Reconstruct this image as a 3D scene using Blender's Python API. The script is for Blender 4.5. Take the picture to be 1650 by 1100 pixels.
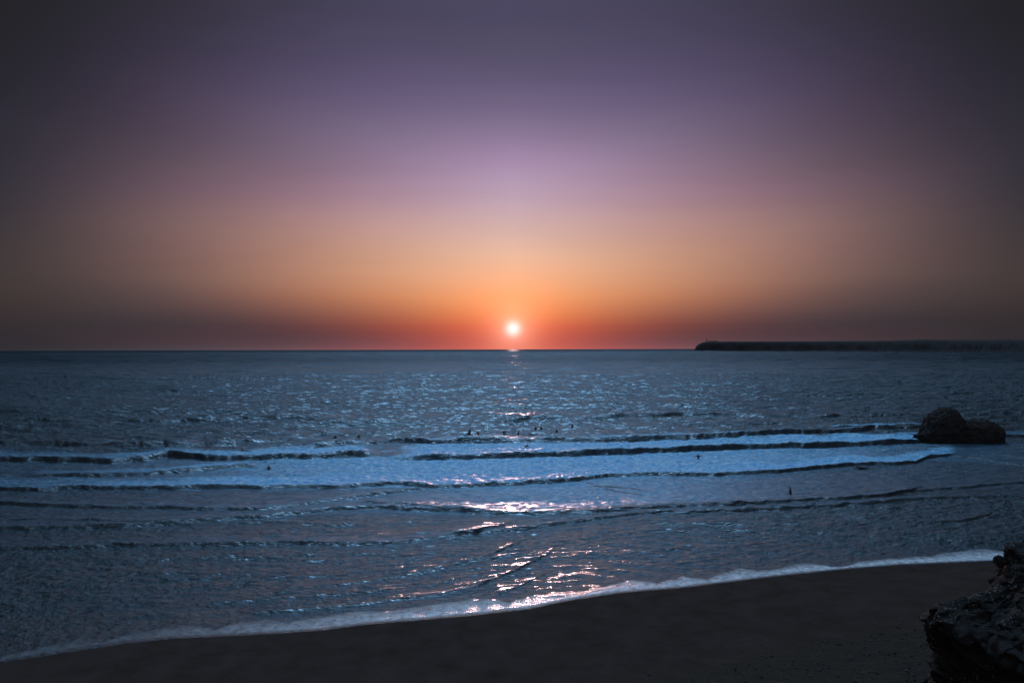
import bpy, bmesh, math, random
import numpy as np
from mathutils import Vector, Matrix, noise as mn
R = math.radians
random.seed(7); rng = np.random.default_rng(11)
C = bpy.context.scene.collection
scene = bpy.context.scene
for o in list(bpy.data.objects): bpy.data.objects.remove(o)

# ------------------------------------------------------------------ camera
F = 1100.0; PITCH = math.atan(12.5/F); CAMH = 16.0
cam = bpy.data.cameras.new('camera'); cam.sensor_width = 36; cam.lens = 36*F/1650
cam.clip_start = 0.3; cam.clip_end = 200000
co = bpy.data.objects.new('camera', cam); C.objects.link(co)
ROLL = R(0.16)                          # the horizon sits a touch lower at the left
co.location = (0, 0, CAMH)
co.rotation_euler = (Matrix.Rotation(R(90)+PITCH, 4, 'X') @ Matrix.Rotation(-ROLL, 4, 'Z')).to_euler()
scene.camera = co

def ray(px, py):
    x = (px-825)/F; u = (550-py)/F; c, s_ = math.cos(ROLL), math.sin(ROLL)
    x, u = x*c+u*s_, u*c-x*s_
    return x, math.cos(PITCH)-u*math.sin(PITCH), math.sin(PITCH)+u*math.cos(PITCH)
def at(px, py, z=0.0):                 # point of the photo on a horizontal plane
    x, y, w = ray(px, py); k = (z-CAMH)/w
    return Vector((x*k, y*k, z))
def atd(px, py, d):                    # point of the photo at depth d
    x, y, w = ray(px, py); k = d/y
    return Vector((x*k, d, CAMH+w*k))

# ------------------------------------------------------------------ sky
SUN_EL, SUN_AZ = 1.72, 0.1
def lin(c):
    return tuple(((v/255)/12.92 if v/255 <= .04045 else ((v/255+.055)/1.055)**2.4) for v in c)
w = bpy.data.worlds.new('World'); scene.world = w; w.use_nodes = True
nt = w.node_tree; nt.nodes.clear(); N = nt.nodes.new; L = nt.links.new
def math_node(nt, op, a, b=None, clamp=False):
    n = nt.nodes.new('ShaderNodeMath'); n.operation = op; n.use_clamp = clamp
    for i, v in enumerate((a, b)):
        if v is None: continue
        if isinstance(v, (int, float)): n.inputs[i].default_value = v
        else: nt.links.new(v, n.inputs[i])
    return n.outputs[0]
def noise_tex(nt, vec, scale, detail=4, rough=.55, dist=0, xyz=None):
    n = nt.nodes.new('ShaderNodeTexNoise'); n.inputs['Scale'].default_value = scale
    n.inputs['Detail'].default_value = detail; n.inputs['Roughness'].default_value = rough; n.inputs['Distortion'].default_value = dist
    if xyz:
        mp = nt.nodes.new('ShaderNodeMapping'); mp.inputs['Scale'].default_value = xyz; nt.links.new(vec, mp.inputs[0]); vec = mp.outputs[0]
    nt.links.new(vec, n.inputs[0]); return n.outputs[0]
tc = N('ShaderNodeTexCoord'); nrm = N('ShaderNodeVectorMath'); nrm.operation = 'NORMALIZE'; L(tc.outputs['Generated'], nrm.inputs[0])
sep = N('ShaderNodeSeparateXYZ'); L(nrm.outputs[0], sep.inputs[0])
M = lambda op, a, b=None, clamp=False: math_node(nt, op, a, b, clamp)
elev = M('MULTIPLY', M('ARCSINE', sep.outputs[2]), 180/math.pi)
azim = M('ABSOLUTE', M('SUBTRACT', M('MULTIPLY', M('ARCTAN2', sep.outputs[0], sep.outputs[1]), 180/math.pi), SUN_AZ))
efac = M('POWER', M('DIVIDE', M('MAXIMUM', elev, 0.0), 90.0), 0.5)     # finer near the horizon
# colour of the dusty dusk sky, lens vignette painted in at the sides: rows of elevation for azimuths 0, 12, 24, 36, 48.. degrees from the sun
def el(py, az=0.0):
    return math.degrees(math.atan((562.5-py)/F*math.cos(R(az))))
ROWS = [562, 552, 540, 525, 505, 475, 445, 405, 355, 310, 250, 200, 150, 80, 0]
SKY = [
 (0,  [(190,92,84),(188,84,76),(196,86,72),(214,100,70),(232,134,80),(240,162,108),(238,178,138),(224,184,160),(206,174,174),(186,160,182),(164,138,172),(129,113,143),(103,92,122),(84,78,102),(75,71,96)]),
 (12, [(140,84,88),(122,74,78),(120,68,68),(138,74,66),(162,98,76),(196,130,95),(203,147,116),(199,152,130),(184,146,144),(164,132,150),(139,118,143),(119,104,131),(97,86,117),(80,73,99),(70,66,88)]),
 (24, [(84,72,80),(78,62,68),(76,57,63),(71,57,62),(88,67,68),(114,84,78),(133,100,90),(138,104,98),(138,108,106),(122,96,108),(100,84,98),(90,76,96),(78,68,90),(64,58,78),(54,51,64)]),
 (36, [(52,50,56),(50,46,52),(51,46,50),(53,47,50),(57,49,51),(66,56,56),(70,60,60),(70,60,61),(66,58,62),(60,54,62),(54,50,60),(50,47,57),(45,43,53),(40,39,47),(37,36,41)]),
 (48, [(42,40,46)]*5+[(46,42,46)]*5+[(42,40,46)]*5),
 (60, [(38,38,44)]*15),
]
ZEN_FILL = [((76,86,112),29.4),((140,176,208),35),((162,198,230),47),((135,184,226),59),((120,176,226),69),((120,176,226),90)]  # added overhead fill: bluer and brighter than dusk, lights foam and water
ZK = (10.5, 6.4, .85, .07, .04, .04); OVER = (4.5, 3.6, 1.7, .6, .45, .45)  # gains by azimuth, falling off sideways to put a vignette on the water
total = None
NAZ = len(SKY); HI = 60
def eg(e): return (max(e, 0)/90)**.5
gridp = np.linspace(0, 1, 31)**1.0
gridp = np.concatenate([np.linspace(0, eg(28.6), 24), [eg(e) for e in (30.5, 33, 37, 43, 51, 60, 69, 90)]])
tabs = []
for i, (az, cols) in enumerate(SKY):
    P = [(eg(el(y, az)), lin(c)) for y, c in zip(ROWS, cols)]; P.append((eg(29.3), lin(cols[-1])))
    for c, e in ZEN_FILL[1:]:
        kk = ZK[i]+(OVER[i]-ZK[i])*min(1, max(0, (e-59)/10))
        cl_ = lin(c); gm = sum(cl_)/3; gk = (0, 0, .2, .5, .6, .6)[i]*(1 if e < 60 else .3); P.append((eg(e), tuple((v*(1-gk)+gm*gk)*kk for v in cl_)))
    px_ = np.array([p[0] for p in P]); pc = np.array([p[1] for p in P])
    fine = np.linspace(0, 1, 600); ker = np.exp(-(np.arange(-30, 31)/3.0)**2); ker /= ker.sum()
    tab = []
    for c in range(3):
        f = np.interp(fine, px_, pc[:, c]); f = np.convolve(np.pad(f, 30, mode='edge'), ker, 'valid'); tab.append(np.interp(gridp, fine, f))
    tabs.append(np.array(tab).T)
tabs = np.array(tabs)                                 # azimuth, elevation, rgb
A_sp = np.zeros((NAZ, NAZ))                           # undo the blur of the spline weights
for j in range(NAZ):
    for d, wgt in ((-1, 1/6), (0, 4/6), (1, 1/6)): A_sp[j, min(max(j+d, 0), NAZ-1)] += wgt
ctrl = np.clip(np.linalg.solve(A_sp, tabs.reshape(NAZ, -1)).reshape(tabs.shape), 0, None)
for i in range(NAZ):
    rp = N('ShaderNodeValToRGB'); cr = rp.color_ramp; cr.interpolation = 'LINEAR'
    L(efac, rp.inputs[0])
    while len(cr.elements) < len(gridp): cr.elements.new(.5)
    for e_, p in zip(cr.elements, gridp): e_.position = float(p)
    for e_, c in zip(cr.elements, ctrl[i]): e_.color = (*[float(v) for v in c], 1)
    wr = N('ShaderNodeValToRGB'); wc = wr.color_ramp; wc.interpolation = 'B_SPLINE'
    n = NAZ+1
    while len(wc.elements) < n: wc.elements.new(.5)
    for j in range(n): wc.elements[j].position = j/(n-1)
    for j in range(n):
        v = 1.0 if (j == i or (i == NAZ-1 and j >= i)) else 0.0
        wc.elements[j].color = (v, v, v, 1)
    L(M('DIVIDE', azim, 12.0*(n-1)), wr.inputs[0])
    mx = N('ShaderNodeVectorMath'); mx.operation = 'MULTIPLY'; L(rp.outputs[0], mx.inputs[0]); L(wr.outputs[0], mx.inputs[1])
    if total is None: total = mx.outputs[0]
    else:
        ad = N('ShaderNodeVectorMath'); ad.operation = 'ADD'; L(total, ad.inputs[0]); L(mx.outputs[0], ad.inputs[1]); total = ad.outputs[0]
# the paler sky opposite the sun, added as fill for the rock faces
eastw = N('ShaderNodeMapRange'); eastw.interpolation_type = 'SMOOTHSTEP'; L(sep.outputs[1], eastw.inputs[0]); eastw.inputs[1].default_value = .25; eastw.inputs[2].default_value = -.5
sc = N('ShaderNodeVectorMath'); sc.operation = 'SCALE'; sc.inputs[0].default_value = (.17, .165, .19); L(eastw.outputs[0], sc.inputs['Scale'])
ad = N('ShaderNodeVectorMath'); ad.operation = 'ADD'; L(total, ad.inputs[0]); L(sc.outputs[0], ad.inputs[1]); total = ad.outputs[0]
# the sun itself; its halo and the lens bloom are painted into the sky
sd = Vector((math.sin(R(SUN_AZ))*math.cos(R(SUN_EL)), math.cos(R(SUN_AZ))*math.cos(R(SUN_EL)), math.sin(R(SUN_EL))))
dst = N('ShaderNodeVectorMath'); dst.operation = 'DISTANCE'; L(nrm.outputs[0], dst.inputs[0]); dst.inputs[1].default_value = sd
ang = M('MULTIPLY', dst.outputs['Value'], 180/math.pi)
for c, s, p in (((.30,.66,.76), .58, 2.0), ((.26,.26,.19), 1.6, 1.5), ((.42,.085,.028), 4.0, 1.3)):
    g = M('EXPONENT', M('MULTIPLY', M('POWER', M('DIVIDE', ang, s), p), -1.0))
    sc = N('ShaderNodeVectorMath'); sc.operation = 'SCALE'; sc.inputs[0].default_value = c; L(g, sc.inputs['Scale'])
    ad = N('ShaderNodeVectorMath'); ad.operation = 'ADD'; L(total, ad.inputs[0]); L(sc.outputs[0], ad.inputs[1]); total = ad.outputs[0]
hz_n = noise_tex(nt, nrm.outputs[0], 1.6, 5, .55, .6, (1.0, 1.0, 5.0))
hz_s = N('ShaderNodeVectorMath'); hz_s.operation = 'SCALE'; L(total, hz_s.inputs[0]); L(M('ADD', M('MULTIPLY', M('SUBTRACT', hz_n, .5), .26), 1.0), hz_s.inputs['Scale']); total = hz_s.outputs[0]
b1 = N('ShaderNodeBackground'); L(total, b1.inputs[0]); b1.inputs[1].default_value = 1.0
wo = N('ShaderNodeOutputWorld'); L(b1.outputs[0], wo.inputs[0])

sl = bpy.data.lights.new('sun', 'SUN'); sl.energy = 0.75; sl.angle = R(0.6); sl.color = (1, .50, .44)
so = bpy.data.objects.new('sun', sl); C.objects.link(so)
so.rotation_euler = (-R(90-SUN_EL), 0, -R(SUN_AZ))
so.location = (0, 60, 60)
vs = scene.view_settings; vs.view_transform = 'Standard'; vs.look = 'None'; vs.exposure = 0; vs.gamma = 1

# ------------------------------------------------------------------ helpers
def obj(name, me, mat=None, parent=None):
    if isinstance(me, bmesh.types.BMesh):
        m = bpy.data.meshes.new(name); me.to_mesh(m); me.free(); me = m
    o = bpy.data.objects.new(name, me); C.objects.link(o)
    if mat: me.materials.append(mat)
    if parent: o.parent = parent
    return o
def tag(o, label=None, cat=None, group=None, kind=None):
    if label: o['label'] = label
    if cat: o['category'] = cat
    if group: o['group'] = group
    if kind: o['kind'] = kind
    return o
def grid_mesh(name, X, Y, Z, smooth=True):
    nr, nc = X.shape
    v = np.stack([X, Y, Z], -1).reshape(-1, 3).astype(np.float32)
    i = np.arange(nr*nc).reshape(nr, nc)
    q = np.stack([i[:-1, :-1], i[:-1, 1:], i[1:, 1:], i[1:, :-1]], -1).reshape(-1, 4).astype(np.int32)
    me = bpy.data.meshes.new(name)
    me.vertices.add(len(v)); me.vertices.foreach_set('co', v.ravel())
    me.loops.add(q.size); me.loops.foreach_set('vertex_index', q.ravel())
    me.polygons.add(len(q)); me.polygons.foreach_set('loop_start', np.arange(0, q.size, 4, dtype=np.int32))
    me.polygons.foreach_set('loop_total', np.full(len(q), 4, np.int32))
    if smooth: me.polygons.foreach_set('use_smooth', np.ones(len(q), bool))
    me.update(calc_edges=True)
    return me
def fattr(me, name, a):
    at_ = me.attributes.new(name, 'FLOAT', 'POINT'); at_.data.foreach_set('value', a.ravel().astype(np.float32))
def mat(name):
    m = bpy.data.materials.new(name); m.use_nodes = True; m.node_tree.nodes.clear(); return m, m.node_tree
def ramp(nt, fac, stops, interp='LINEAR'):
    r = nt.nodes.new('ShaderNodeValToRGB'); cr = r.color_ramp; cr.interpolation = interp
    while len(cr.elements) < len(stops): cr.elements.new(.5)
    for e, (p, c) in zip(cr.elements, stops): e.position = p
    for e, (p, c) in zip(cr.elements, stops): e.color = (*c, 1) if len(c) == 3 else c
    nt.links.new(fac, r.inputs[0]); return r.outputs[0]
def g3(v): return (v, v, v)

# value noise on arrays (smooth, seeded) for the sea and the beach
def vnoise(x, y, seed=0):
    r = np.random.default_rng(seed).random((256, 256))
    xi = np.floor(x).astype(int); yi = np.floor(y).astype(int); fx = x-xi; fy = y-yi
    fx = fx*fx*(3-2*fx); fy = fy*fy*(3-2*fy)
    a = r[xi & 255, yi & 255]; b = r[(xi+1) & 255, yi & 255]; c = r[xi & 255, (yi+1) & 255]; d = r[(xi+1) & 255, (yi+1) & 255]
    return (a*(1-fx)+b*fx)*(1-fy)+(c*(1-fx)+d*fx)*fy*1.0
def fnoise(x, y, seed=0, octv=4):
    s = 0; a = .5; t = 0
    for k in range(octv):
        s = s+a*vnoise(x*2**k+17*k, y*2**k-9*k, seed+k); t += a; a *= .5
    return s/t
def sstep(a, b, x):
    t = np.clip((x-a)/(b-a), 0, 1); return t*t*(3-2*t)

# ------------------------------------------------------------------ the water's edge, as a line over the ground
SHORE = [(-500,1130),(-200,1098),(0,1061),(60,1052),(120,1043),(200,1031),(280,1023),(330,1021),(450,1015),(520,1010),(590,1001),(690,993),(770,986),(850,977),
         (920,963),(1000,951),(1100,943),(1200,931),(1250,925),(1300,920),(1350,915),(1450,907),(1550,903),(1600,901),(1650,896),(1900,880),(2300,860)]
FOAMTOP = [(-500,1125),(0,1056),(60,1047),(120,1037),(180,1026),(230,1017),(280,1012),(340,1011),(400,1009),(500,996),(560,990),(620,986),(700,972),(760,962),(800,964),
         (820,967),(860,955),(900,953),(940,957),(980,945),(1020,938),(1060,944),(1100,930),(1140,935),(1190,917),(1240,920),(1290,912),(1340,914),(1400,903),(1450,902),(1500,895),(1560,890),(1620,887),(2300,850)]
def line_depth(pts, t):                # depth (world Y) of a traced line for every bearing t = X/Y
    P = [at(a, b) for a, b in pts]; return np.interp(t, [p.x/p.y for p in P], [p.y for p in P])

# ------------------------------------------------------------------ the sea
t = np.linspace(-1.15, 1.15, 1560)
dep = np.concatenate([28*np.exp(np.linspace(0, math.log(420/28), 1180)), 420*np.exp(np.linspace(0, math.log(5000/420), 420))[1:], 5000*np.exp(np.linspace(0, math.log(90000/5000), 60))[1:]])
T, Y = np.meshgrid(t, dep); X = T*Y
CELL = np.maximum(Y*(t[1]-t[0]), np.gradient(dep)[:, None]+0*T)
Z = np.zeros_like(X); FOAM = np.zeros_like(X); FRONT = np.zeros_like(X)
dshore = line_depth(SHORE, t)[None, :]
D = Y-dshore                            # metres seaward of the edge
# wind ripples and chop
r2 = np.random.default_rng(5)
near = sstep(0, 9, D); surf = sstep(15, 95, D)
wob = 1.2*(fnoise(X/9, Y/9, 40, 3)-.5)
for k in range(124):
    lam = 0.45*(300/0.45)**(k/123)
    th = r2.normal(0, .27)+(-.05); kx = math.sin(th)*2*math.pi/lam; ky = math.cos(th)*2*math.pi/lam
    slope = .050 if lam < 8 else .032
    amp = slope*lam/(2*math.pi)
    g = np.clip(1-(2.6*CELL/lam-1)/1.5, 0, 1)
    env = (.30+.70*surf) if lam > 2.5 else (.62+.38*surf)
    if lam > 6: env = surf*surf
    if lam > 14: env = sstep(lam*9, lam*18, D)
    if lam > 60: slope = .028; amp = slope*lam/(2*math.pi)
    ph = kx*X+ky*Y+wob*(3.0/lam if lam > 2 else 1.2)+r2.uniform(0, 6.28)
    if 1.8 < lam < 14: env = env*(.35+.65*surf)
    if lam < 2.4: env = env*(1.0+.2*surf)
    s = np.sin(ph)
    Z += amp*g*env*near**.5*(s+.35*np.sin(2*ph+.6)*(-1))
# short sharp-crested wavelets over the shallows
def crest(u, v, seed):
    n_ = fnoise(u, v, seed, 3); return (1-np.clip(np.abs(n_-.5)*5, 0, 1))**1.5
wx = X+1.1*fnoise(X/5, Y/5, 401, 2)*3; wy = Y+.9*fnoise(X/6, Y/4, 402, 2)*3
sh = sstep(.5, 6, D)*(1-sstep(55, 95, D))
Z += sh*.048*crest((wx+.25*wy)/3.4, (wy-.12*wx)/1.25, 410)*np.clip(1-(CELL-.15)/.25, 0, 1)
Z += sh*.034*crest((wx-.3*wy)/1.5, (wy+.15*wx)/.62, 420)*np.clip(1-(CELL-.1)/.15, 0, 1)
Z += sstep(60, 95, D)*(1-sstep(300, 420, D))*.09*crest((wx+.2*wy)/10, (wy-.1*wx)/3.6, 430)*np.clip(1-(CELL-.4)/.5, 0, 1)
# low swell far out
for lam, a, th in ((38, .42, .03), (52, .50, -.05), (29, .24, .08), (19, .13, -.04)):
    Z += a*np.sin((math.sin(th)*X+math.cos(th)*Y)*2*math.pi/lam+1.3*fnoise(X/60, Y/60, 51, 2)*3)*sstep(70, 140, D)*np.clip(1-(2.5*CELL/lam-1), 0, 1)

# traced waves: (points, height, length of front, length of back, foam strength, foam length)
WAVES = [
 # far unbroken swells
 ([(560,652),(750,656),(850,654.5),(950,656),(1050,654),(1250,657)], .38, 3.0, 7, 0, 0),
 ([(760,686),(800,683),(860,678),(900,680),(960,679),(1010,676),(1100,672),(1180,671),(1260,675)], .75, 2.2, 7, 0, 0),
 ([(1290,678),(1360,674),(1450,671),(1500,670),(1560,670),(1650,668),(1900,664)], .65, 2.2, 7, 0, 0),
 ([(-400,678),(0,684),(150,686),(300,684),(380,681),(480,680),(560,686)], .6, 2.4, 7, 0, 0),
 ([(-300,716),(0,717),(100,718),(200,723),(280,722),(330,720)], .7, 2.0, 6, 0, 0),
 ([(320,723),(350,719),(400,715),(460,712),(520,711)], .45, 1.8, 5, .3, 3),
 ([(150,660),(300,661),(450,663),(560,662)], .35, 2.6, 8, 0, 0),
 ([(1000,640),(1200,642),(1400,640),(1650,641)], .4, 3, 9, 0, 0),
 ([(100,630),(400,633),(760,631),(900,634)], .45, 4, 12, 0, 0),
 ([(620,705),(700,698),(800,704),(900,702),(1010,700)], .16, 1.2, 3, 0, 0),
 # crest standing up behind the first breaker
 ([(480,726),(560,719),(600,718),(640,713),(700,717),(750,713),(800,712),(850,714),(900,714),(950,713),(1050,711),(1150,707),(1220,704),(1330,698),(1420,693),(1500,691)], .72, 1.3, 4.5, .0, 0),
 ([(1310,692),(1380,690),(1440,689),(1500,686)], .2, .8, 4, 1.0, 6),
 # first line of white water
 ([(-300,742),(0,744),(100,745),(180,748),(230,743),(270,737),(330,741),(420,741),(500,739),(560,734),(612,735)], .72, .9, 6, .95, 14),
 ([(622,737),(660,741),(720,740),(780,738),(850,737),(950,733),(1050,730),(1120,727),(1200,723),(1300,721),(1400,718),(1460,716),(1500,711)], .75, .8, 7, 1.15, 22),
 ([(1540,700),(1600,704),(1650,703),(1800,700)], .3, 1, 5, .7, 8),
 ([(30,770),(130,769),(200,768),(260,764),(320,759),(385,755),(430,753)], .38, .8, 4, .9, 7),
 # second bore
 ([(-300,788),(0,791),(60,793),(120,788),(170,790),(250,789),(330,787),(420,788),(500,788),(560,787),(620,784),(650,784),(690,788),(760,785),(850,780),(930,775),(980,768),(1050,766),(1150,767),(1250,762),(1330,755),(1370,751),(1450,749),(1475,747),(1495,739),(1530,735),(1560,734)], .40, .55, 5, 1.0, 13),
 ([(1520,734),(1560,738),(1600,744),(1650,752),(1800,770)], .16, .5, 3, .1, 2),
 ([(1585,731),(1620,735),(1650,740),(1800,755)], .14, .5, 3, .1, 2),
 ([(1600,719),(1650,722),(1800,728)], .2, .6, 3, .2, 3),
 # inner bores crossing each other
 ([(-300,808),(0,813),(80,817),(180,821),(250,820),(330,824),(420,826),(480,819),(560,807),(620,798),(675,790),(700,788)], .27, .5, 3.5, .35, 4),
 ([(-300,858),(0,856),(100,853),(200,851),(260,847),(330,841),(420,837),(480,829),(540,823),(620,821),(700,824),(800,830),(850,831),(950,829),(1010,825),(1100,820),(1180,818),(1260,812),(1350,807),(1430,801),(1470,794),(1490,785),(1493,777)], .30, .5, 3.5, .25, 4),
 ([(570,811),(650,816),(700,823),(790,828)], .14, .4, 2, .1, 2),
 ([(-300,888),(0,886),(100,886),(200,881),(300,881),(450,878),(560,881),(640,878),(700,870),(760,863),(810,851),(828,838),(834,832)], .23, .42, 3, .15, 3),
 ([(700,868),(780,860),(830,856),(900,847),(960,838),(1040,829),(1120,827),(1180,825),(1260,823),(1340,817),(1400,813),(1470,807),(1520,804),(1580,803),(1650,802),(1800,800)], .18, .4, 3, .1, 2),
 ([(1440,797),(1480,793),(1550,789),(1600,783),(1650,779),(1800,770)], .15, .45, 2.5, 0, 0),
 ([(1350,834),(1375,836),(1400,840),(1450,843),(1500,844),(1550,842),(1590,833),(1608,822),(1614,809)], .12, .35, 2, 0, 0),
 ([(380,990),(450,986),(600,973),(700,961),(770,946),(830,921),(880,896),(900,878),(907,862)], .085, .22, 1.0, 0, 0),
 ([(640,930),(700,922),(740,911),(820,896),(860,888)], .07, .2, 1, 0, 0),
 ([(300,975),(450,968),(600,956),(700,944),(800,920)], .05, .2, 1, 0, 0),
 ([(780,966),(840,946),(880,925),(900,914)], .05, .15, .8, 0, 0),
 ([(120,905),(250,903),(380,899),(500,905),(640,905)], .06, .25, 1.2, 0, 0),
 ([(150,930),(300,925),(460,932),(600,926)], .05, .22, 1.0, 0, 0),
 ([(0,840),(150,843),(300,847),(420,843),(540,848),(640,845)], .08, .35, 1.5, 0, 0),
 ([(300,912),(430,900),(560,893),(660,897),(740,886)], .06, .25, 1.2, 0, 0),
 ([(430,958),(560,944),(680,925),(780,900),(845,872),(862,858)], .075, .22, 1.1, 0, 0),
 ([(930,868),(1050,858),(1180,856),(1320,864)], .06, .3, 1.4, 0, 0),
 ([(880,902),(1000,890),(1120,886),(1260,893)], .05, .25, 1.2, 0, 0),
 ([(1020,842),(1180,848),(1330,858),(1480,871),(1600,880)], .07, .28, 1.3, 0, 0),
 ([(1180,846),(1330,852),(1480,862),(1640,872)], .06, .28, 1.3, 0, 0),
 ([(700,596),(900,597),(1200,598),(1500,596)], .7, 6, 18, 0, 0),
 ([(50,610),(350,612),(700,611)], .6, 5, 16, 0, 0),
 ([(850,618),(1150,620),(1500,618)], .6, 5, 14, 0, 0),
 ([(920,770),(980,790),(1050,803)], .06, .4, 1.2, 0, 0),
 ([(940,783),(1000,786),(1060,796)], .05, .4, 1.2, 0, 0),
]
for i, (pts, A, wf, wb, fs, fl) in enumerate(WAVES):
    P = [at(a, b) for a, b in pts]
    tt = [p.x/p.y for p in P]
    d0 = np.interp(t, tt, [p.y for p in P])
    inside = sstep(tt[0], tt[0]+.035, t)*(1-sstep(tt[-1]-.035, tt[-1], t))
    if A > .5 and fs > .8: inside = sstep(tt[0]-.01, tt[0]+.075, t)*(1-sstep(tt[-1]-.03, tt[-1], t))
    xx = t*d0
    jag = (vnoise(xx/2.6, xx*0+i, 60+i)-.5)*.9*min(wf, 1.2)+(vnoise(xx/.8, xx*0+i, 90+i)-.5)*.35*min(wf, 1)
    mod = .85+.30*vnoise(xx/7.0, xx*0+3.3*i, 120+i)
    s = Y-(d0+jag+.4*wf)[None, :]
    rise = sstep(-wf, 0, s)
    h = (1.1 if A > .2 else 1.35)*A*rise*np.exp(-np.clip(s, 0, None)/wb)*(inside*mod)[None, :]
    Z += h
    FRONT = np.maximum(FRONT, sstep(-1.25*wf, -.85*wf, s)*(1-sstep(-.22*wf, .12*wf, s))*inside[None, :])
    if fs:
        up = fl*(.7+.6*vnoise(xx/5, xx*0+7*i, 150+i))[None, :]
        fo = sstep(-.12*wf, .25*wf, s)*(1-sstep(.35, 1.0, s/up))*inside[None, :]
        FOAM = np.maximum(FOAM, fs*fo)
# churned water left between the breakers: blotches of foam, strengthened mid-view to brighten the water
dB = line_depth([(-300,742),(0,743),(300,740),(620,736),(950,732),(1300,720),(1500,712),(1800,715)], t)[None, :]
dD = line_depth([(-300,788),(0,791),(690,787),(980,768),(1250,761),(1490,741),(1800,760)], t)[None, :]
dE = line_depth([(-300,858),(0,855),(480,830),(850,831),(1260,812),(1490,790),(1800,790)], t)[None, :]
cx = np.exp(-((T-.03)/.46)**2)
zone = sstep(-2, 1, Y-dD)*(1-sstep(-1, 1, Y-dB))
FOAM = np.maximum(FOAM, zone*(.35+.55*cx))
zone = sstep(-1, 2, Y-dE)*(1-sstep(-1, 1, Y-dD))
FOAM = np.maximum(FOAM, zone*(.16+.40*np.exp(-((T-.10)/.30)**2)))
zone = sstep(-1, 1, Y-dB)*(1-sstep(14, 26, Y-dB))
FOAM = np.maximum(FOAM, zone*.34*np.exp(-((T-.05)/.26)**2))
FOAM *= (1-.62*sstep(.28, .80, np.abs(T-.08)))  # thinned at both sides, putting the lens vignette into the foam amount
FOAM *= 1-.92*FRONT  # foam cleared from the fronts so dark body colour stands in for shade
# small churn on the foam
ch = fnoise(X/.7, Y/1.3, 200, 3)-.5
Z += .34*ch*np.clip(FOAM, 0, 1)*np.clip(1-(CELL-.3)/.5, 0, 1)
# backwash pattern near the beach: low oblique ridges
def ridges(th, lam, seed):
    u = (math.sin(th)*X+math.cos(th)*Y)/lam+.9*fnoise(X/6, Y/5, seed, 3)*1.2
    return (1-np.abs(2*(u-np.floor(u))-1))**2
bw = sstep(.05, .25, T)*(1-sstep(2, 3.5, D*0+ (Y-line_depth([(800,862),(950,840),(1180,826),(1400,815),(1650,803),(1800,800)], t)[None,:]) ))*sstep(0, 4, D)
Z += .19*bw*ridges(.30, 1.7, 210)*(.4+.6*fnoise(X/6, Y/6, 215, 2))
bl = (1-sstep(.0, .2, T))*(1-sstep(30, 40, D))*sstep(0, 3, D)
Z += .06*bl*ridges(-.22, 1.1, 220)*(.3+.7*fnoise(X/5, Y/5, 225, 2))
# the swash: a thin lip of foam climbing the sand
dft = line_depth(FOAMTOP, t)[None, :]
lob = .5*(vnoise(X/1.6, X*0, 230)-.5)+.9*(np.abs(vnoise(X/3.1, X*0+5, 231)-.5)*2)**.6-.45
ft = dft+lob
sw = (1-sstep(-.25, .25, Y-ft))
qq = np.clip(D/np.maximum(ft-dshore, .2), 0, 1)
FSH = sw*sstep(-.3, .1, D+.1)*(.12+.88*sstep(-.62, .0, T))*(1.0-.62*sstep(.25, 1, qq+.5*(fnoise(X/1.4, Y/.6, 240, 3)-.5)))
Z = Z*sstep(-.2, 3, D)
Z += .04*vnoise(X/1.1, X*0, 250)**2*np.exp(-((Y-ft)/.45)**2)*sstep(0, 1, D)+.03*sw
Z -= .30*sstep(.2, -3, D)*1.0 if False else 0
Z = np.where(D < 0, Z+np.clip(D, -6, 0)*.06, Z)
Z *= 1-sstep(2500, 5000, Y)*.9
Z += 0.02
me = grid_mesh('sea', X, Y, Z)
fattr(me, 'foam', np.clip(FOAM, 0, 1.5)); fattr(me, 'swash', np.clip(FSH, 0, 1)); fattr(me, 'seaward', D)

# sea material
m, nt = mat('sea_water'); L = nt.links.new; N = nt.nodes.new; M = lambda op, a, b=None, clamp=False: math_node(nt, op, a, b, clamp)
geo = N('ShaderNodeNewGeometry'); pos = geo.outputs['Position']
def attr(n):
    a = N('ShaderNodeAttribute'); a.attribute_name = n; return a.outputs['Fac']
n1 = noise_tex(nt, pos, 3.0, 5, .64, .3, (.5, 1.0, 1))
n2 = noise_tex(nt, pos, .6, 5, .66, .2, (.45, 1.0, 1))
n3 = noise_tex(nt, pos, .14, 4, .7, .1, (.45, 1.0, 1))
n4 = noise_tex(nt, pos, .03, 5, .75, .1, (.4, 1.0, 1))
seaward = attr('seaward')
near_w = M('DIVIDE', seaward, 160.0, True)
far_w = M('DIVIDE', seaward, 900.0, True)
hgt = M('ADD', M('MULTIPLY', n1, .24), M('MULTIPLY', M('MULTIPLY', n2, 1.3), M('ADD', M('MULTIPLY', near_w, .85), .15)))
hgt = M('ADD', hgt, M('MULTIPLY', M('MULTIPLY', n3, 1.6), far_w))
hgt = M('ADD', hgt, M('MULTIPLY', M('MULTIPLY', n4, 4.0), M('DIVIDE', seaward, 2500.0, True)))
bp = N('ShaderNodeBump'); bp.inputs['Strength'].default_value = 1.0; bp.inputs['Distance'].default_value = 1.0; L(hgt, bp.inputs['Height'])
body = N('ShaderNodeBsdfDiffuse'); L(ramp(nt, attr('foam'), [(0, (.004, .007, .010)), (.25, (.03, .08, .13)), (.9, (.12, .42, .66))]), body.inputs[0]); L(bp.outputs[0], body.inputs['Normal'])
gl = N('ShaderNodeBsdfGlossy'); gl.inputs['Color'].default_value = (.68, .81, .90, 1)
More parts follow.
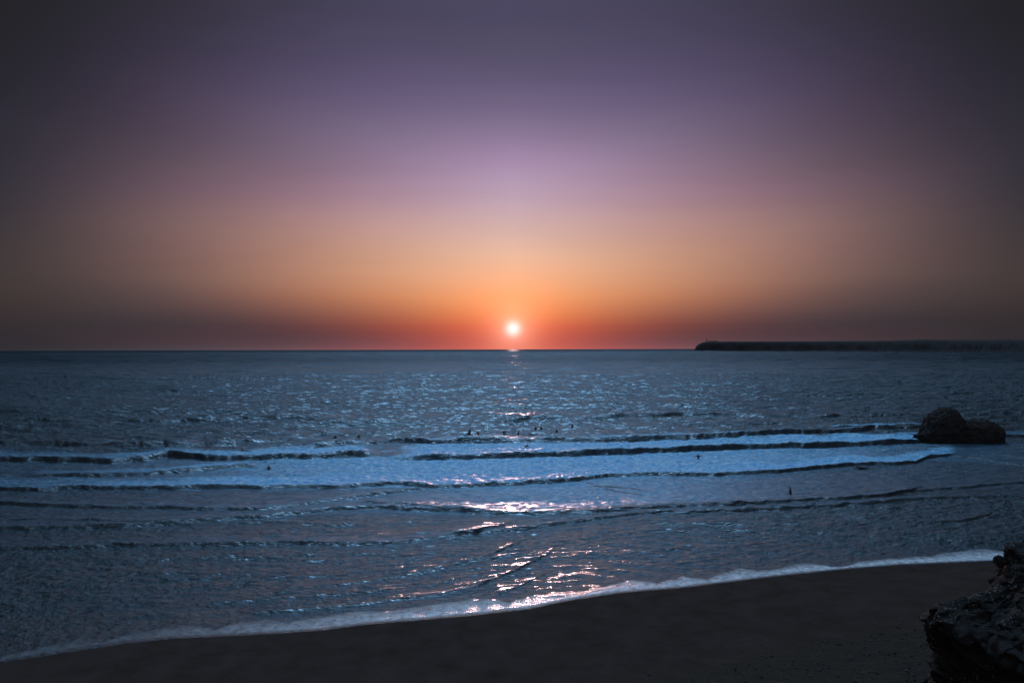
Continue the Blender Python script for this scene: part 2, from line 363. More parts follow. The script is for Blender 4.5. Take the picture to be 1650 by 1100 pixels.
L(M('ADD', M('ADD', M('MULTIPLY', near_w, .05), .21), M('MULTIPLY', M('DIVIDE', seaward, 4000.0, True), .12)), gl.inputs['Roughness']); L(bp.outputs[0], gl.inputs['Normal'])
fr = N('ShaderNodeFresnel'); fr.inputs['IOR'].default_value = 1.56; L(bp.outputs[0], fr.inputs['Normal'])
water = N('ShaderNodeMixShader'); L(M('MULTIPLY', fr.outputs[0], M('SUBTRACT', M('SUBTRACT', 1.0, M('MULTIPLY', M('DIVIDE', seaward, 900.0, True), .58)), M('MULTIPLY', M('DIVIDE', seaward, 6000.0, True), .32))), water.inputs[0]); L(body.outputs[0], water.inputs[1]); L(gl.outputs[0], water.inputs[2])
# foam
fn = noise_tex(nt, pos, 2.4, 7, .72, .5, (.55, 1.0, 1))
fn2 = noise_tex(nt, pos, .5, 5, .65, .6, (.3, 1.0, 1))
fm = M('ADD', M('MULTIPLY', fn, .50), M('MULTIPLY', fn2, .50))
fa = attr('foam')
fac = M('SUBTRACT', M('ADD', M('MULTIPLY', fa, .62), fm), .72)
fac = M('MULTIPLY', M('MULTIPLY', M('MULTIPLY', fac, 3.0, True), M('MULTIPLY', fa, 2.0, True), True), .84)
sn = noise_tex(nt, pos, 2.2, 6, .6, .5)
swf = M('MULTIPLY', attr('swash'), M('ADD', M('MULTIPLY', M('SUBTRACT', sn, .45), 2.2), .62), True)
foam = N('ShaderNodeBsdfPrincipled')
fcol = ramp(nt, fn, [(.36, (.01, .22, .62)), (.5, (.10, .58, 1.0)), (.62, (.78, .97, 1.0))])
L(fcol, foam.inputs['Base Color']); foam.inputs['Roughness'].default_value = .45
fb = N('ShaderNodeBump'); fb.inputs['Distance'].default_value = .35; fb.inputs['Strength'].default_value = 1; L(fn, fb.inputs['Height'])
L(fb.outputs[0], foam.inputs['Normal'])
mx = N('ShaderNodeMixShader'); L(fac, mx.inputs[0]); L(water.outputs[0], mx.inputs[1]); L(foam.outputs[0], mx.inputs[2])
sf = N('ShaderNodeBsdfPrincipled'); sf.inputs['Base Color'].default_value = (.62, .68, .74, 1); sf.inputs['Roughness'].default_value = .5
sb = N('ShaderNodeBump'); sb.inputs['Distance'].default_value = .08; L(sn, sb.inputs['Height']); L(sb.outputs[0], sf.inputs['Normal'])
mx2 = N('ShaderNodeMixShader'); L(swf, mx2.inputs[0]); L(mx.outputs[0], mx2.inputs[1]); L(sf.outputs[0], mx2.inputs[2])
out = N('ShaderNodeOutputMaterial'); L(mx2.outputs[0], out.inputs[0])
tag(obj('sea', me, m), kind='structure')

# ------------------------------------------------------------------ the beach
tb = np.linspace(-2.2, 2.2, 900)
db = np.concatenate([np.linspace(-40, 18, 40), np.linspace(18, 62, 420)[1:]])
dsb = line_depth(SHORE, np.clip(tb, -1.15, 1.15))
XB = np.zeros((len(db), len(tb))); YB = XB.copy()
for j, d in enumerate(db):
    XB[j] = tb*max(d, 30) if d < 30 else tb*d; YB[j] = d
DB = np.interp(np.clip(XB/np.maximum(YB, 25), -1.15, 1.15), tb, dsb)-YB     # metres inland of the edge
ZB = np.where(DB > 0, .050*DB+.0009*DB**2, .10*DB)-.004
ZB += .05*(fnoise(XB/5, YB/5, 300, 3)-.5)*sstep(.5, 5, DB)
tq = XB/np.maximum(YB, 20); rough = sstep(0, 2.2, 33.9+(tq-.295)*15.75-YB+1.6*(fnoise(XB/2, YB/2, 330, 3)-.5))*sstep(.12, .3, tq)
ZB += rough*(.16*(fnoise(XB/.7, YB/.7, 310, 4)-.4)+.12*(fnoise(XB/2.5, YB/2.5, 320, 3)-.4))
ZB = np.maximum(ZB, -3)
bm_ = grid_mesh('beach', XB, YB, ZB); fattr(bm_, 'rough', rough); fattr(bm_, 'inland', DB)
m, nt = mat('wet_sand'); L = nt.links.new; N = nt.nodes.new; M = lambda op, a, b=None, clamp=False: math_node(nt, op, a, b, clamp)
geo = N('ShaderNodeNewGeometry'); pos = geo.outputs['Position']
p = N('ShaderNodeBsdfPrincipled'); p.inputs['IOR'].default_value = 1.3
a1 = noise_tex(nt, pos, .6, 6, .65, .2); a2 = noise_tex(nt, pos, 14, 5, .7)
cs = ramp(nt, a1, [(.3, (.034, .026, .0225)), (.7, (.052, .041, .036))])
cr_ = ramp(nt, a2, [(.3, (.018, .015, .012)), (.55, (.045, .037, .030)), (.78, (.12, .10, .085))])
mc = N('ShaderNodeMix'); mc.data_type = 'RGBA'; ra = attr('rough')
L(M('MULTIPLY', ra, .8), mc.inputs[0]); L(cs, mc.inputs[6]); L(cr_, mc.inputs[7]); L(mc.outputs[2], p.inputs['Base Color'])
p.inputs['Roughness'].default_value = 1.0; p.inputs['Specular IOR Level'].default_value = .0
b = N('ShaderNodeBump'); b.inputs['Distance'].default_value = .05; b.inputs['Strength'].default_value = .6
L(M('ADD', M('MULTIPLY', a1, .6), M('MULTIPLY', a2, M('ADD', ra, .05))), b.inputs['Height']); L(b.outputs[0], p.inputs['Normal'])
out = N('ShaderNodeOutputMaterial'); L(p.outputs[0], out.inputs[0])
tag(obj('beach', bm_, m), kind='structure')

# ------------------------------------------------------------------ rock material
def rock_mat(name, dark, light, speck=0.0):
    m, nt = mat(name); L = nt.links.new; N = nt.nodes.new; M = lambda op, a, b=None, clamp=False: math_node(nt, op, a, b, clamp)
    tcx = N('ShaderNodeTexCoord'); pos = tcx.outputs['Object']
    p = N('ShaderNodeBsdfPrincipled'); p.inputs['Roughness'].default_value = .95; p.inputs['Specular IOR Level'].default_value = .1
    a1 = noise_tex(nt, pos, .9, 8, .68, .3); a2 = noise_tex(nt, pos, 7, 6, .7)
    col = ramp(nt, M('ADD', M('MULTIPLY', a1, .6), M('MULTIPLY', a2, .4)), [(.35, dark), (.65, light)])
    if speck:
        v = N('ShaderNodeTexVoronoi'); v.inputs['Scale'].default_value = 8.0; v.inputs['Randomness'].default_value = 1; L(pos, v.inputs[0])
        big = noise_tex(nt, pos, .8, 3, .5)
        k = M('MULTIPLY', M('LESS_THAN', v.outputs['Distance'], .30), M('GREATER_THAN', big, .50))
        k = M('MULTIPLY', k, M('GREATER_THAN', a2, .47))
        mc = N('ShaderNodeMix'); mc.data_type = 'RGBA'; L(M('MULTIPLY', k, speck), mc.inputs[0]); L(col, mc.inputs[6]); mc.inputs[7].default_value = (.20, .21, .22, 1); col = mc.outputs[2]
    L(col, p.inputs['Base Color'])
    b = N('ShaderNodeBump'); b.inputs['Distance'].default_value = .25; L(M('ADD', a1, M('MULTIPLY', a2, .35)), b.inputs['Height']); L(b.outputs[0], p.inputs['Normal'])
    out = N('ShaderNodeOutputMaterial'); L(p.outputs[0], out.inputs[0]); return m
M_ROCK = rock_mat('sea_rock', (.022, .022, .022), (.042, .041, .040))
M_CLIFF = rock_mat('cliff_rock', (.010, .010, .010), (.040, .039, .038), .6)
M_LAND = rock_mat('headland_rock', (.036, .034, .036), (.048, .046, .046))

# ------------------------------------------------------------------ the sea stack, an outline with real depth
def loft(name, stations, mat_, loc, seg=90, rough_=.5, freq=.35, seed=0, sub=8):
    """stations: (x, z_bottom, z_top, half_depth) joined by rounded sections, then roughened."""
    xs = np.array([s[0] for s in stations]); n = len(xs)*sub
    xi = np.linspace(xs[0], xs[-1], n); cols = [np.interp(xi, xs, [s[k] for s in stations]) for k in (1, 2, 3)]
    cols[1] = cols[1]+np.array([mn.noise(Vector((v*1.9, seed, 0)))*.30+mn.noise(Vector((v*5.1, seed, 3)))*.16 for v in xi])*np.clip(cols[1]/2, 0, 1)
    bm = bmesh.new(); rings = []
    for i in range(n):
        zb, zt, hd = (c[i] for c in cols); ring = []
        for j in range(seg):
            a = 2*math.pi*j/seg; ca, sa = math.cos(a), math.sin(a)
            y = hd*math.copysign(abs(ca)**.75, ca); z = (zb+zt)/2+(zt-zb)/2*math.copysign(abs(sa)**.75, sa)
            v = Vector((xi[i], y, z)); q = v*freq+Vector((seed, 0, 0))
            d = mn.noise_vector(q)*rough_+mn.noise_vector(q*2.7)*rough_*.7+mn.noise_vector(q*6)*rough_*.4+mn.noise_vector(q*14)*rough_*.2; d += (mn.cell_vector(q*1.5+Vector((0, 0, .3*mn.noise(q))))-Vector((.5, .5, .5)))*rough_*1.7+(mn.cell_vector(q*3.7)-Vector((.5, .5, .5)))*rough_*.8; d -= Vector((0, 0, 1))*(1-abs(mn.noise(q*3.3))*4)*rough_*.35
            d.z *= .55; ring.append(bm.verts.new(v+d))
        rings.append(ring)
    for a, b_ in zip(rings, rings[1:]):
        for j in range(seg): bm.faces.new((a[j], a[(j+1) % seg], b_[(j+1) % seg], b_[j]))
    bm.faces.new(rings[0][::-1]); bm.faces.new(rings[-1])
    bmesh.ops.recalc_face_normals(bm, faces=bm.faces)
    o = obj(name, bm, mat_); o.location = loc; return o
RD = 116.0
top = [(1479,701),(1487,699),(1492,697),(1497,691),(1500,678),(1505,671),(1514,666.5),(1522,661),(1530,658.5),(1536,660.5),(1541,667),(1547,676),(1558,679),(1580,679.5),(1592,680),(1600,683),(1606,688),(1610,695),(1612,708)]
st = []
for k, (a, b_) in enumerate(top):
    P = atd(a, b_, RD); base = -1.2
    f = k/(len(top)-1); hd = [.5,1,1.5,2.1,2.6,2.8,3,3,3,3,3,3,3,3.1,3.2,3.1,2.7,2.2,1.2][k]
    st.append((P.x, base, max(P.z, .2)+(.15 if a > 1556 else .1), hd))
cxm = (st[0][0]+st[-1][0])/2
st = [(s[0]-cxm, s[1], s[2], s[3]) for s in st]
o = loft('sea_rock', st, M_ROCK, (cxm, RD+.6, 0), rough_=.17, freq=.8, seed=3.3)
tag(o, 'dark craggy sea rock with a raised knob at its left end, standing in the surf', 'rock')

# ------------------------------------------------------------------ the headland on the horizon and its lighthouse
HT = [(1117,565.5),(1119,562.5),(1122,557),(1127,553.5),(1133,551),(1145,550),(1200,549.8),(1300,549.6),(1380,549),(1430,548.6),(1470,547.3),(1488,546.5),(1510,547.2),(1580,547),(1650,546.6),(1800,546),(2200,544)]
HW = [(1117,566.3),(1300,566.8),(1500,568),(1650,569),(1900,571),(2200,573)]
xs = np.linspace(1117, 2200, 420)
rows = []
for q in range(9):
    row = []
    for a in xs:
        yt = np.interp(a, *zip(*HT)); yw = np.interp(a, *zip(*HW)); base = at(a, yw)
        d = base.y; zt = max(atd(a, yt, d+40).z, 1)
        jx = 5*mn.noise(Vector((a*.08, q*.4, 1)))+4*mn.noise(Vector((a*.35, q*.8, 5)))
        prof = [(-25, -3, 0), (0, .0, .4), (10, .30, 1), (18, .55, 1), (28, .80, .8), (40, .97, .4), (70, 1.0, .2), (500, 1.0, .1), (900, -.1, 0)][q]
        P = base*( (d+prof[0]+jx*prof[2]*1.5)/d )
        row.append((P.x, P.y, (prof[1]*zt+(.7*mn.noise(Vector((a*.5, q, 0))) if q > 2 and prof[1] < .99 else 0)) if prof[1] > -1 else -3))
    rows.append(row)
rows = np.array(rows)
hm = grid_mesh('headland', rows[..., 0], rows[..., 1], rows[..., 2], smooth=False)
tag(obj('headland', hm, M_LAND), kind='structure')
def plain(name, c, rough_=.8, spec=.2):
    m, nt = mat(name); p = nt.nodes.new('ShaderNodeBsdfPrincipled'); tcx = nt.nodes.new('ShaderNodeTexCoord')
    n = noise_tex(nt, tcx.outputs['Object'], 3, 5, .6)
    col = ramp(nt, n, [(.3, tuple(v*.8 for v in c)), (.7, tuple(min(1, v*1.15) for v in c))])
    nt.links.new(col, p.inputs['Base Color']); p.inputs['Roughness'].default_value = rough_; p.inputs['Specular IOR Level'].default_value = spec
    o_ = nt.nodes.new('ShaderNodeOutputMaterial'); nt.links.new(p.outputs[0], o_.inputs[0]); return m
M_PLAS = plain('plaster', (.16, .15, .15)); M_ROOF = plain('roof_tile', (.09, .06, .05)); M_GLASS = plain('lantern_glass', (.03, .03, .035), .2, .5)
def lathe(profile, seg=20):
    bm = bmesh.new(); rings = []
    for r, z in profile: rings.append([bm.verts.new((r*math.cos(2*math.pi*j/seg), r*math.sin(2*math.pi*j/seg), z)) for j in range(seg)])
    for a, b_ in zip(rings, rings[1:]):
        for j in range(seg): bm.faces.new((a[j], a[(j+1) % seg], b_[(j+1) % seg], b_[j]))
    bm.faces.new(rings[0][::-1]); bm.faces.new(rings[-1]); return bm
def box(x0, x1, y0, y1, z0, z1, bm=None):
    bm = bm or bmesh.new()
    v = [bm.verts.new(p) for p in ((x0,y0,z0),(x1,y0,z0),(x1,y1,z0),(x0,y1,z0),(x0,y0,z1),(x1,y0,z1),(x1,y1,z1),(x0,y1,z1))]
    for f in ((0,3,2,1),(4,5,6,7),(0,1,5,4),(1,2,6,5),(2,3,7,6),(3,0,4,7)): bm.faces.new([v[k] for k in f])
    return bm
def empty(name, loc, rz=0):
    o = bpy.data.objects.new(name, None); C.objects.link(o); o.location = loc; o.rotation_euler = (0, 0, rz); return o
wl = at(1139, 566.35); k = (wl.y+70)/wl.y; zt = atd(1139, 550.3, wl.y+40).z
lh = empty('lighthouse', (wl.x*k, wl.y*k, zt-1.5))
tag(lh, 'tiny lighthouse tower standing near the tip of the distant headland', 'lighthouse')
obj('tower', lathe([(3.4, 0), (3.0, 6), (2.6, 12), (2.6, 12.6), (3.5, 12.9), (3.5, 13.4)]), M_PLAS, lh)
obj('lantern', lathe([(1.9, 13.4), (1.9, 15.8), (2.2, 16), (1.2, 17.2), (.2, 18)]), M_GLASS, lh)
obj('gallery_rail', lathe([(3.4, 13.4), (3.4, 14.3), (3.3, 14.3), (3.3, 13.4)]), M_PLAS, lh)
def house(px, w_, d_, h_, label):
    wl = at(px, 566.35); k = (wl.y+75)/wl.y
    e = empty('house', (wl.x*k, wl.y*k, zt-1.2)); tag(e, label, 'house', 'low buildings near the lighthouse')
    obj('wall', box(-w_/2, w_/2, -d_/2, d_/2, 0, h_), M_PLAS, e)
    bm = bmesh.new(); v = [bm.verts.new(p) for p in ((-w_/2-.4,-d_/2-.4,h_+.01),(w_/2+.4,-d_/2-.4,h_+.01),(w_/2+.4,d_/2+.4,h_+.01),(-w_/2-.4,d_/2+.4,h_+.01),(-w_/2,0,h_+2.2),(w_/2,0,h_+2.2))]
    for f in ((0,3,2,1),(0,1,5,4),(2,3,4,5),(1,2,5),(3,0,4)): bm.faces.new([v[i] for i in f])
    obj('roof', bm, M_ROOF, e)
house(1144.5, 16, 9, 4, 'low building just right of the distant lighthouse tower')
house(1152, 26, 10, 4.2, 'wider low building further inland from the distant lighthouse')

# ------------------------------------------------------------------ the near cliff at lower right
CD = 25.0
sil = [(1700,840),(1650,872),(1632,884),(1616,900),(1604,912),(1592,928),(1572,944),(1552,954),(1530,966),(1508,973),(1490,985),(1486,997),(1494,1012),(1503,1030),(1506,1048),(1500,1070),(1494,1100),(1488,1160),(1470,1260),(1430,1400)]
S = [atd(a, b_, CD) for a, b_ in sil]
zs = np.array([p_.z for p_ in S])[::-1]; xs_ = np.array([p_.x for p_ in S])[::-1]
zl = np.concatenate([np.linspace(zs[0], zs[-1], 230), np.linspace(zs[-1], 15.5, 50)[1:]])
xl = np.interp(zl, np.append(zs, 15.5), np.append(xs_, 27.0))
na = 330; A_ = np.linspace(-1.0, 1.0, na)           # from the camera side round to the sea side
XC = np.zeros((len(zl), na)); YC = XC.copy(); ZC = XC.copy()
for i, (z, x) in enumerate(zip(zl, xl)):
    for j, a in enumerate(A_):
        s_ = abs(a)**1.0; side = math.copysign(1, a)
        # the outline bulges towards the beach at the middle and runs back into the hill on both sides
        xx = x+(10*s_**2.2 if side < 0 else 8*s_**.95); yy = CD+side*(8*s_**.9)*(1 if side > 0 else 1.25)
        zq = z-(.55*(yy-CD) if side > 0 else 0); q = Vector((xx, yy, zq))
        nv = mn.noise_vector(q*.45)*.40+mn.noise_vector(q*1.3+Vector((9,0,0)))*.30+mn.noise_vector(q*3.0)*.24+mn.noise_vector(q*7)*.14+mn.noise_vector(q*15)*.07
        rid = abs(mn.noise(q*1.8+Vector((4,4,4))))*.35
        XC[i, j] = xx+nv.x*.8+rid-.1; YC[i, j] = yy+nv.y; ZC[i, j] = zq+nv.z*.55
cm = grid_mesh('cliff', XC, YC, ZC, smooth=False)
tag(obj('cliff', cm, M_CLIFF), kind='structure')

# two loose boulders on the cliff's edge
def boulder(px, py, rpx, label, seed):
    P = atd(px, py, CD); r = rpx/F*CD
    bm = bmesh.new(); bmesh.ops.create_icosphere(bm, subdivisions=5, radius=1)
    for v in bm.verts:
        q = v.co*1.3+Vector((seed, 0, 0)); n = mn.noise(q)*.35+mn.noise(q*2.6)*.18+mn.noise(q*7)*.07
        v.co = Vector((v.co.x*1.15, v.co.y, v.co.z*.85))*(r*(1+n))
    o = obj('boulder', bm, M_CLIFF); o.location = P; tag(o, label, 'boulder', 'boulders on the cliff edge'); return o
boulder(1640, 888, 17, 'larger rounded dark boulder, upper of the two against the foam at the right edge', 2.1)
boulder(1612, 903, 9, 'smaller dark boulder just below left of the larger one', 8.7)

# ------------------------------------------------------------------ surfers
M_SUIT = plain('wetsuit', (.012, .012, .014), .5, .4); M_SKIN = plain('skin', (.12, .075, .055), .6); M_HAIR = plain('hair', (.02, .014, .01), .8)
M_BOARD = plain('surfboard', (.10, .10, .10), .4, .4); M_FIN = plain('fin', (.02, .02, .02), .4)
def skin_mesh(name, chains, mat_, parent=None, root=0, levels=1):
    """chains: lists of (x, y, z, radius); equal points are shared"""
    idx = {}; vs_ = []; rad = []; ed = []
    for ch in chains:
        prev = None
        for (x, y, z, r_) in ch:
            key = (round(x, 4), round(y, 4), round(z, 4))
            if key not in idx: idx[key] = len(vs_); vs_.append((x, y, z)); rad.append(r_)
            if prev is not None: ed.append((prev, idx[key]))
            prev = idx[key]
    me = bpy.data.meshes.new(name); me.from_pydata(vs_, ed, [])
    o = bpy.data.objects.new(name, me); C.objects.link(o)
    sk = o.modifiers.new('skin', 'SKIN'); sk.use_smooth_shade = True
    for i, r_ in enumerate(rad):
        d = me.skin_vertices[0].data[i]; d.radius = (r_, r_); d.use_root = (i == root)
    ss = o.modifiers.new('sub', 'SUBSURF'); ss.levels = levels; ss.render_levels = levels
    dg = bpy.context.evaluated_depsgraph_get(); ev = o.evaluated_get(dg)
    nm = bpy.data.meshes.new_from_object(ev); bpy.data.objects.remove(o)
    nm.name = name
    nm.materials.clear()
    return obj(name, nm, mat_, parent)
def person_parts(pose):
    """joint positions; x to the person's right, y forward, z up from the water"""
    j = {}
    if pose == 'sit':
        j['pel'] = (0, 0, .10); j['bel'] = (0, .01, .28); j['che'] = (0, .0, .46); j['nek'] = (0, .02, .62); j['hea'] = (0, .05, .76); j['top'] = (0, .04, .84)
        for s_, k in ((-1, 'l'), (1, 'r')):
            j[k+'sho'] = (s_*.18, 0, .55); j[k+'elb'] = (s_*.24, .14, .32); j[k+'wri'] = (s_*.17, .33, .20); j[k+'dir'] = (-s_*.2, .9, -.25)
            j[k+'hip'] = (s_*.10, .03, .08); j[k+'kne'] = (s_*.30, .38, .02); j[k+'ank'] = (s_*.30, .36, -.40); j[k+'toe'] = (s_*.31, .50, -.47)
    elif pose == 'wade':
        j['pel'] = (0, 0, -.05); j['bel'] = (0, .01, .14); j['che'] = (0, .02, .33); j['nek'] = (0, .03, .50); j['hea'] = (0, .06, .64); j['top'] = (0, .05, .73)
        for s_, k in ((-1, 'l'), (1, 'r')):
            j[k+'sho'] = (s_*.18, .01, .43); j[k+'elb'] = (s_*.42, .05, .31); j[k+'wri'] = (s_*.64, .14, .24); j[k+'dir'] = (s_*.8, .4, -.1)
            j[k+'hip'] = (s_*.10, 0, -.08); j[k+'kne'] = (s_*.12, .08*s_, -.50); j[k+'ank'] = (s_*.13, -.02, -.92); j[k+'toe'] = (s_*.14, .16, -.98)
    elif pose == 'stand':
        j['pel'] = (0, 0, .02); j['bel'] = (0, .01, .21); j['che'] = (0, .03, .40); j['nek'] = (0, .05, .57); j['hea'] = (0, .09, .71); j['top'] = (0, .08, .80)
        for s_, k in ((-1, 'l'), (1, 'r')):
            j[k+'sho'] = (s_*.18, .03, .50); j[k+'elb'] = (s_*.26, .03, .24); j[k+'wri'] = (s_*.30, .18, .08); j[k+'dir'] = (0, .9, -.4)
            j[k+'hip'] = (s_*.10, 0, -.01); j[k+'kne'] = (s_*.12, .10*s_, -.43); j[k+'ank'] = (s_*.13, -.02+.1*s_, -.85); j[k+'toe'] = (s_*.14, .16+.1*s_, -.91)
    else:                               # prone, paddling
        j['pel'] = (0, 0, .14); j['bel'] = (0, .18, .16); j['che'] = (0, .36, .22); j['nek'] = (0, .50, .32); j['hea'] = (0, .62, .42); j['top'] = (0, .63, .51)
        for s_, k in ((-1, 'l'), (1, 'r')):
            f = .30*s_
            j[k+'sho'] = (s_*.19, .43, .25); j[k+'elb'] = (s_*.36, .48+f*.6, .10); j[k+'wri'] = (s_*.36, .60+f, -.06); j[k+'dir'] = (0, .7, -.5)
            j[k+'hip'] = (s_*.09, -.05, .13); j[k+'kne'] = (s_*.12, -.46, .12); j[k+'ank'] = (s_*.10, -.86, .15); j[k+'toe'] = (s_*.10, -1.02, .12)
    return j
def person(pose, loc, rz, label, group, cat='person'):
    j = person_parts(pose); e = empty('person', loc, rz); tag(e, label, cat, group)
    q = lambda n_, r_: (*j[n_], r_)
    mid = lambda a, b_, f, r_: (*[j[a][i]*(1-f)+j[b_][i]*f for i in range(3)], r_)
    hx, hy, hz = j['hea']; tx, ty, tz = j['top']
    body = [[q('pel', .125), q('bel', .115), q('che', .135), q('nek', .055), (hx, hy, hz-.045, .068), (hx, hy, hz+.015, .088), (tx, ty, tz-.01, .060)],
            [(hx, hy, hz-.045, .068), (hx, hy+.075, hz-.05, .028)], [(hx, hy, hz+.015, .088), (hx, hy+.10, hz+.0, .016)]]
    suit = [[q('pel', .133), q('bel', .122), q('che', .142), mid('che', 'nek', .85, .070)]]
    for k, s_ in (('l', -1), ('r', 1)):
        body.append([(hx, hy, hz+.015, .088), (hx+s_*.095, hy-.005, hz+.01, .014)])
        d = Vector(j[k+'dir']).normalized(); w_ = Vector(j[k+'wri']); side = Vector((-d.y, d.x, 0)).normalized()*s_
        palm = w_+d*.055
        body.append([q('che', .135), q(k+'sho', .062), mid(k+'sho', k+'elb', .5, .047), q(k+'elb', .040), mid(k+'elb', k+'wri', .4, .038), q(k+'wri', .026), (*palm, .034)])
        suit.append([q('che', .142), q(k+'sho', .069), mid(k+'sho', k+'elb', .5, .053), q(k+'elb', .046), mid(k+'elb', k+'wri', .4, .044), mid(k+'elb', k+'wri', .93, .033)])
        for f, ln in ((-.03, .065), (-.01, .08), (.01, .075), (.03, .055)):
            b0 = palm+d*.035+side*f; b1_ = b0+d*ln*.5+Vector((0, 0, -.004)); b2_ = b0+d*ln+Vector((0, 0, -.02))
            body.append([(*palm, .034), (*b0, .010), (*b1_, .009), (*b2_, .007)])
        th = palm-side*.04; body.append([(*palm, .034), (*th, .012), (*(th+d*.04-side*.012), .009)])
        body.append([q('pel', .125), q(k+'hip', .092), mid(k+'hip', k+'kne', .5, .078), q(k+'kne', .056), mid(k+'kne', k+'ank', .35, .056), q(k+'ank', .036), q(k+'toe', .032)])
        suit.append([q('pel', .133), q(k+'hip', .100), mid(k+'hip', k+'kne', .5, .086), q(k+'kne', .063), mid(k+'kne', k+'ank', .35, .063), mid(k+'kne', k+'ank', .92, .046)])
    skin_mesh('body', body, M_SKIN, e)
    skin_mesh('wetsuit', suit, M_SUIT, e)
    skin_mesh('hair', [[(hx, hy-.03, hz-.02, .072), (hx, hy-.022, hz+.04, .086), (tx, ty-.01, tz+.005, .066)]], M_HAIR, e)
    return e
def surfboard(loc, rz, label, tilt=0, length=1.95):
    e = empty('surfboard', loc, rz); e.rotation_euler.x = tilt; tag(e, label, 'surfboard', 'surfboards under the surfers')
    bm = bmesh.new(); rings = []; n = 26
    for i in range(n+1):
        u = i/n; y = (u-.45)*length; hw = .26*(max(0, math.sin(math.pi*u**.88))**.55)*(1-.25*u)+.008; th = .03*(math.sin(math.pi*min(max(u, .02), .98))**.5)+.004
        zc = .10*max(0, u-.6)**2*4+.02*max(0, .2-u)
        rings.append([bm.verts.new((hw*math.cos(a), y, zc+th*math.sin(a))) for a in [2*math.pi*k/12 for k in range(12)]])
    for a, b_ in zip(rings, rings[1:]):
        for k in range(12): bm.faces.new((a[k], b_[k], b_[(k+1) % 12], a[(k+1) % 12]))
    bm.faces.new(rings[0]); bm.faces.new(rings[-1][::-1])
    for f in bm.faces: f.smooth = True
    obj('deck', bm, M_BOARD, e)
    for dx, dy in ((-.13, .2), (.13, .2), (0, .08)):
        fb_ = bmesh.new(); y0 = -.45*length+dy+.08
        a = [fb_.verts.new(p_) for p_ in ((dx-.004, y0, -.02), (dx-.004, y0+.11, -.02), (dx-.004, y0-.02, -.14), (dx+.004, y0, -.02), (dx+.004, y0+.11, -.02), (dx+.004, y0-.02, -.14))]
        for f in ((0,1,2),(3,5,4),(0,3,4,1),(1,4,5,2),(2,5,3,0)): fb_.faces.new([a[k] for k in f])
        obj('fin', fb_, M_FIN, e)
    return e
def sea_z(x, y):
    ti = (x/y+1.15)/2.3*(len(t)-1); r_ = np.searchsorted(dep, y); c_ = int(round(ti))
    return float(Z[max(r_-2, 0):r_+3, c_-2:c_+3].mean())
OUT = 'surfers waiting beyond the breakers'; INN = 'bathers among the breakers'
PEOPLE = [  # px, py of the waterline, pose, heading, label, board label
 (540,710,'sit',.2,'surfer sitting upright far left of the sun glitter, leftmost of the waiting line','dark surfboard under the leftmost waiting surfer'),
 (578,710,'sit',-.3,'surfer sitting upright, second from the left in the waiting line','dark surfboard under the second surfer from the left'),
 (757,700.5,'sit',.5,'surfer sitting close left of another at the left edge of the sun glitter','surfboard under the left one of the pair beside the glitter'),
 (771,701,'sit',1.3,'surfer seated side-on, right one of the pair at the left edge of the glitter','side-on surfboard under the right one of the pair beside the glitter'),
 (812,699.5,'sit',-.2,'surfer sitting in the glitter just left of straight below the sun','surfboard under the surfer just left of below the sun'),
 (836,702,'sit',1.5,'surfer seated side-on in the glitter just right of below the sun','side-on surfboard floating just right of below the sun'),
 (857,703.5,'prone',1.45,'surfer lying flat on a board at the right edge of the sun glitter','surfboard under the surfer lying flat beside the glitter'),
 (863,692.5,'sit',.3,'surfer sitting furthest out, left one of a close pair right of the glitter','surfboard under the left one of the outer pair'),
 (872,693.5,'sit',-.4,'surfer sitting furthest out, right one of a close pair right of the glitter','surfboard under the right one of the outer pair'),
 (897,697,'sit',.1,'surfer sitting alone in pale water right of the outer pair','surfboard under the lone surfer in pale water'),
 (922,689,'sit',-.1,'surfer sitting just behind the dark swell, rightmost of the seated line','surfboard under the rightmost seated surfer'),
 (848,724.5,'prone',-2.9,'surfer lying flat in the white water of the first breaker below the sun','surfboard in the white water below the sun'),
 (1193,698.5,'prone',1.4,'surfer paddling flat behind the breaker on the right half','surfboard paddled behind the breaker on the right'),
 (394,731.5,'prone',1.2,'surfer paddling flat through the foam on the left half','surfboard in the foam on the left half'),
 (1388,755.5,'prone',1.5,'surfer lying flat in calm water below the sea rock side of the bay','surfboard in calm water left of and below the sea rock'),
]
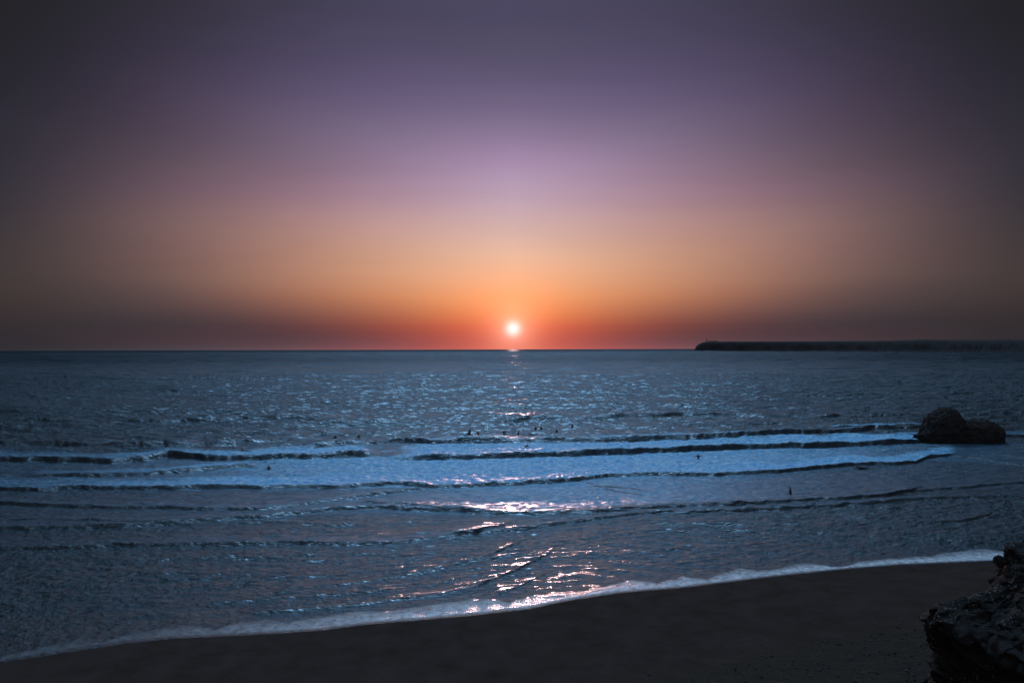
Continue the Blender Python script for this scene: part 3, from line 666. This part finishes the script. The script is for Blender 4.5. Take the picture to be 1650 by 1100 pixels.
for px, py, pose, hd, lab, bl_ in PEOPLE:
    P = at(px, py); z = sea_z(P.x, P.y)
    person(pose, (P.x, P.y, z+(.02 if pose == 'sit' else .0)), hd, lab, OUT)
    B = surfboard((P.x, P.y, z+(-.02 if pose == 'sit' else .02)), hd, bl_, .10 if pose == 'sit' else .02)
for px, py, pose, hd, lab in [
 (433,757.5,'stand',.6,'bather standing waist deep in foam on the left half of the surf'),
 (1125,740,'wade',-.1,'bather wading waist deep with both arms held out below the blue breaker'),
 (1274,799,'stand',.9,'bather standing nearest the beach in shallow water on the right half')]:
    P = at(px, py); z = sea_z(P.x, P.y); person(pose, (P.x, P.y, z+(-.15 if px == 433 else 0.02)), hd, lab, INN)

# ------------------------------------------------------------------ rubble at the foot of the cliff: nobody could count it
rr = random.Random(4); bm = bmesh.new()
base = []
tmp = bmesh.new(); bmesh.ops.create_icosphere(tmp, subdivisions=1, radius=1); bv = [v.co.copy() for v in tmp.verts]; bf = [[v.index for v in f.verts] for f in tmp.faces]; tmp.free()
from bisect import bisect_left
cnt = 0
while cnt < 1500:
    tx = rr.uniform(.12, .74); yy = rr.uniform(29, 40)
    lim = 33.9+(tx-.295)*15.75
    if yy > lim+rr.uniform(-1.5, .8) or rr.random() > .25+1.2*max(0, tx-.2): continue
    x = tx*yy; jb = min(int(np.searchsorted(db, yy)), len(db)-1); ib = min(int((tx+2.2)/4.4*(len(tb)-1)), len(tb)-1)
    z = float(ZB[jb, ib]); r0 = .02+.07*rr.random()**4
    sx, sy, sz = r0*rr.uniform(.8, 1.7), r0*rr.uniform(.8, 1.5), r0*rr.uniform(.5, .9); a = rr.uniform(0, 6.28)
    vs2 = []
    for c in bv:
        k = 1+rr.uniform(-.22, .22); X_, Y_ = c.x*sx*k, c.y*sy*k
        vs2.append(bm.verts.new((x+X_*math.cos(a)-Y_*math.sin(a), yy+X_*math.sin(a)+Y_*math.cos(a), z+.3*sz+c.z*sz*k)))
    for f in bf: bm.faces.new([vs2[k] for k in f])
    cnt += 1
tag(obj('rubble', bm, rock_mat('rubble_stone', (.03, .028, .026), (.08, .074, .07))), kind='stuff')
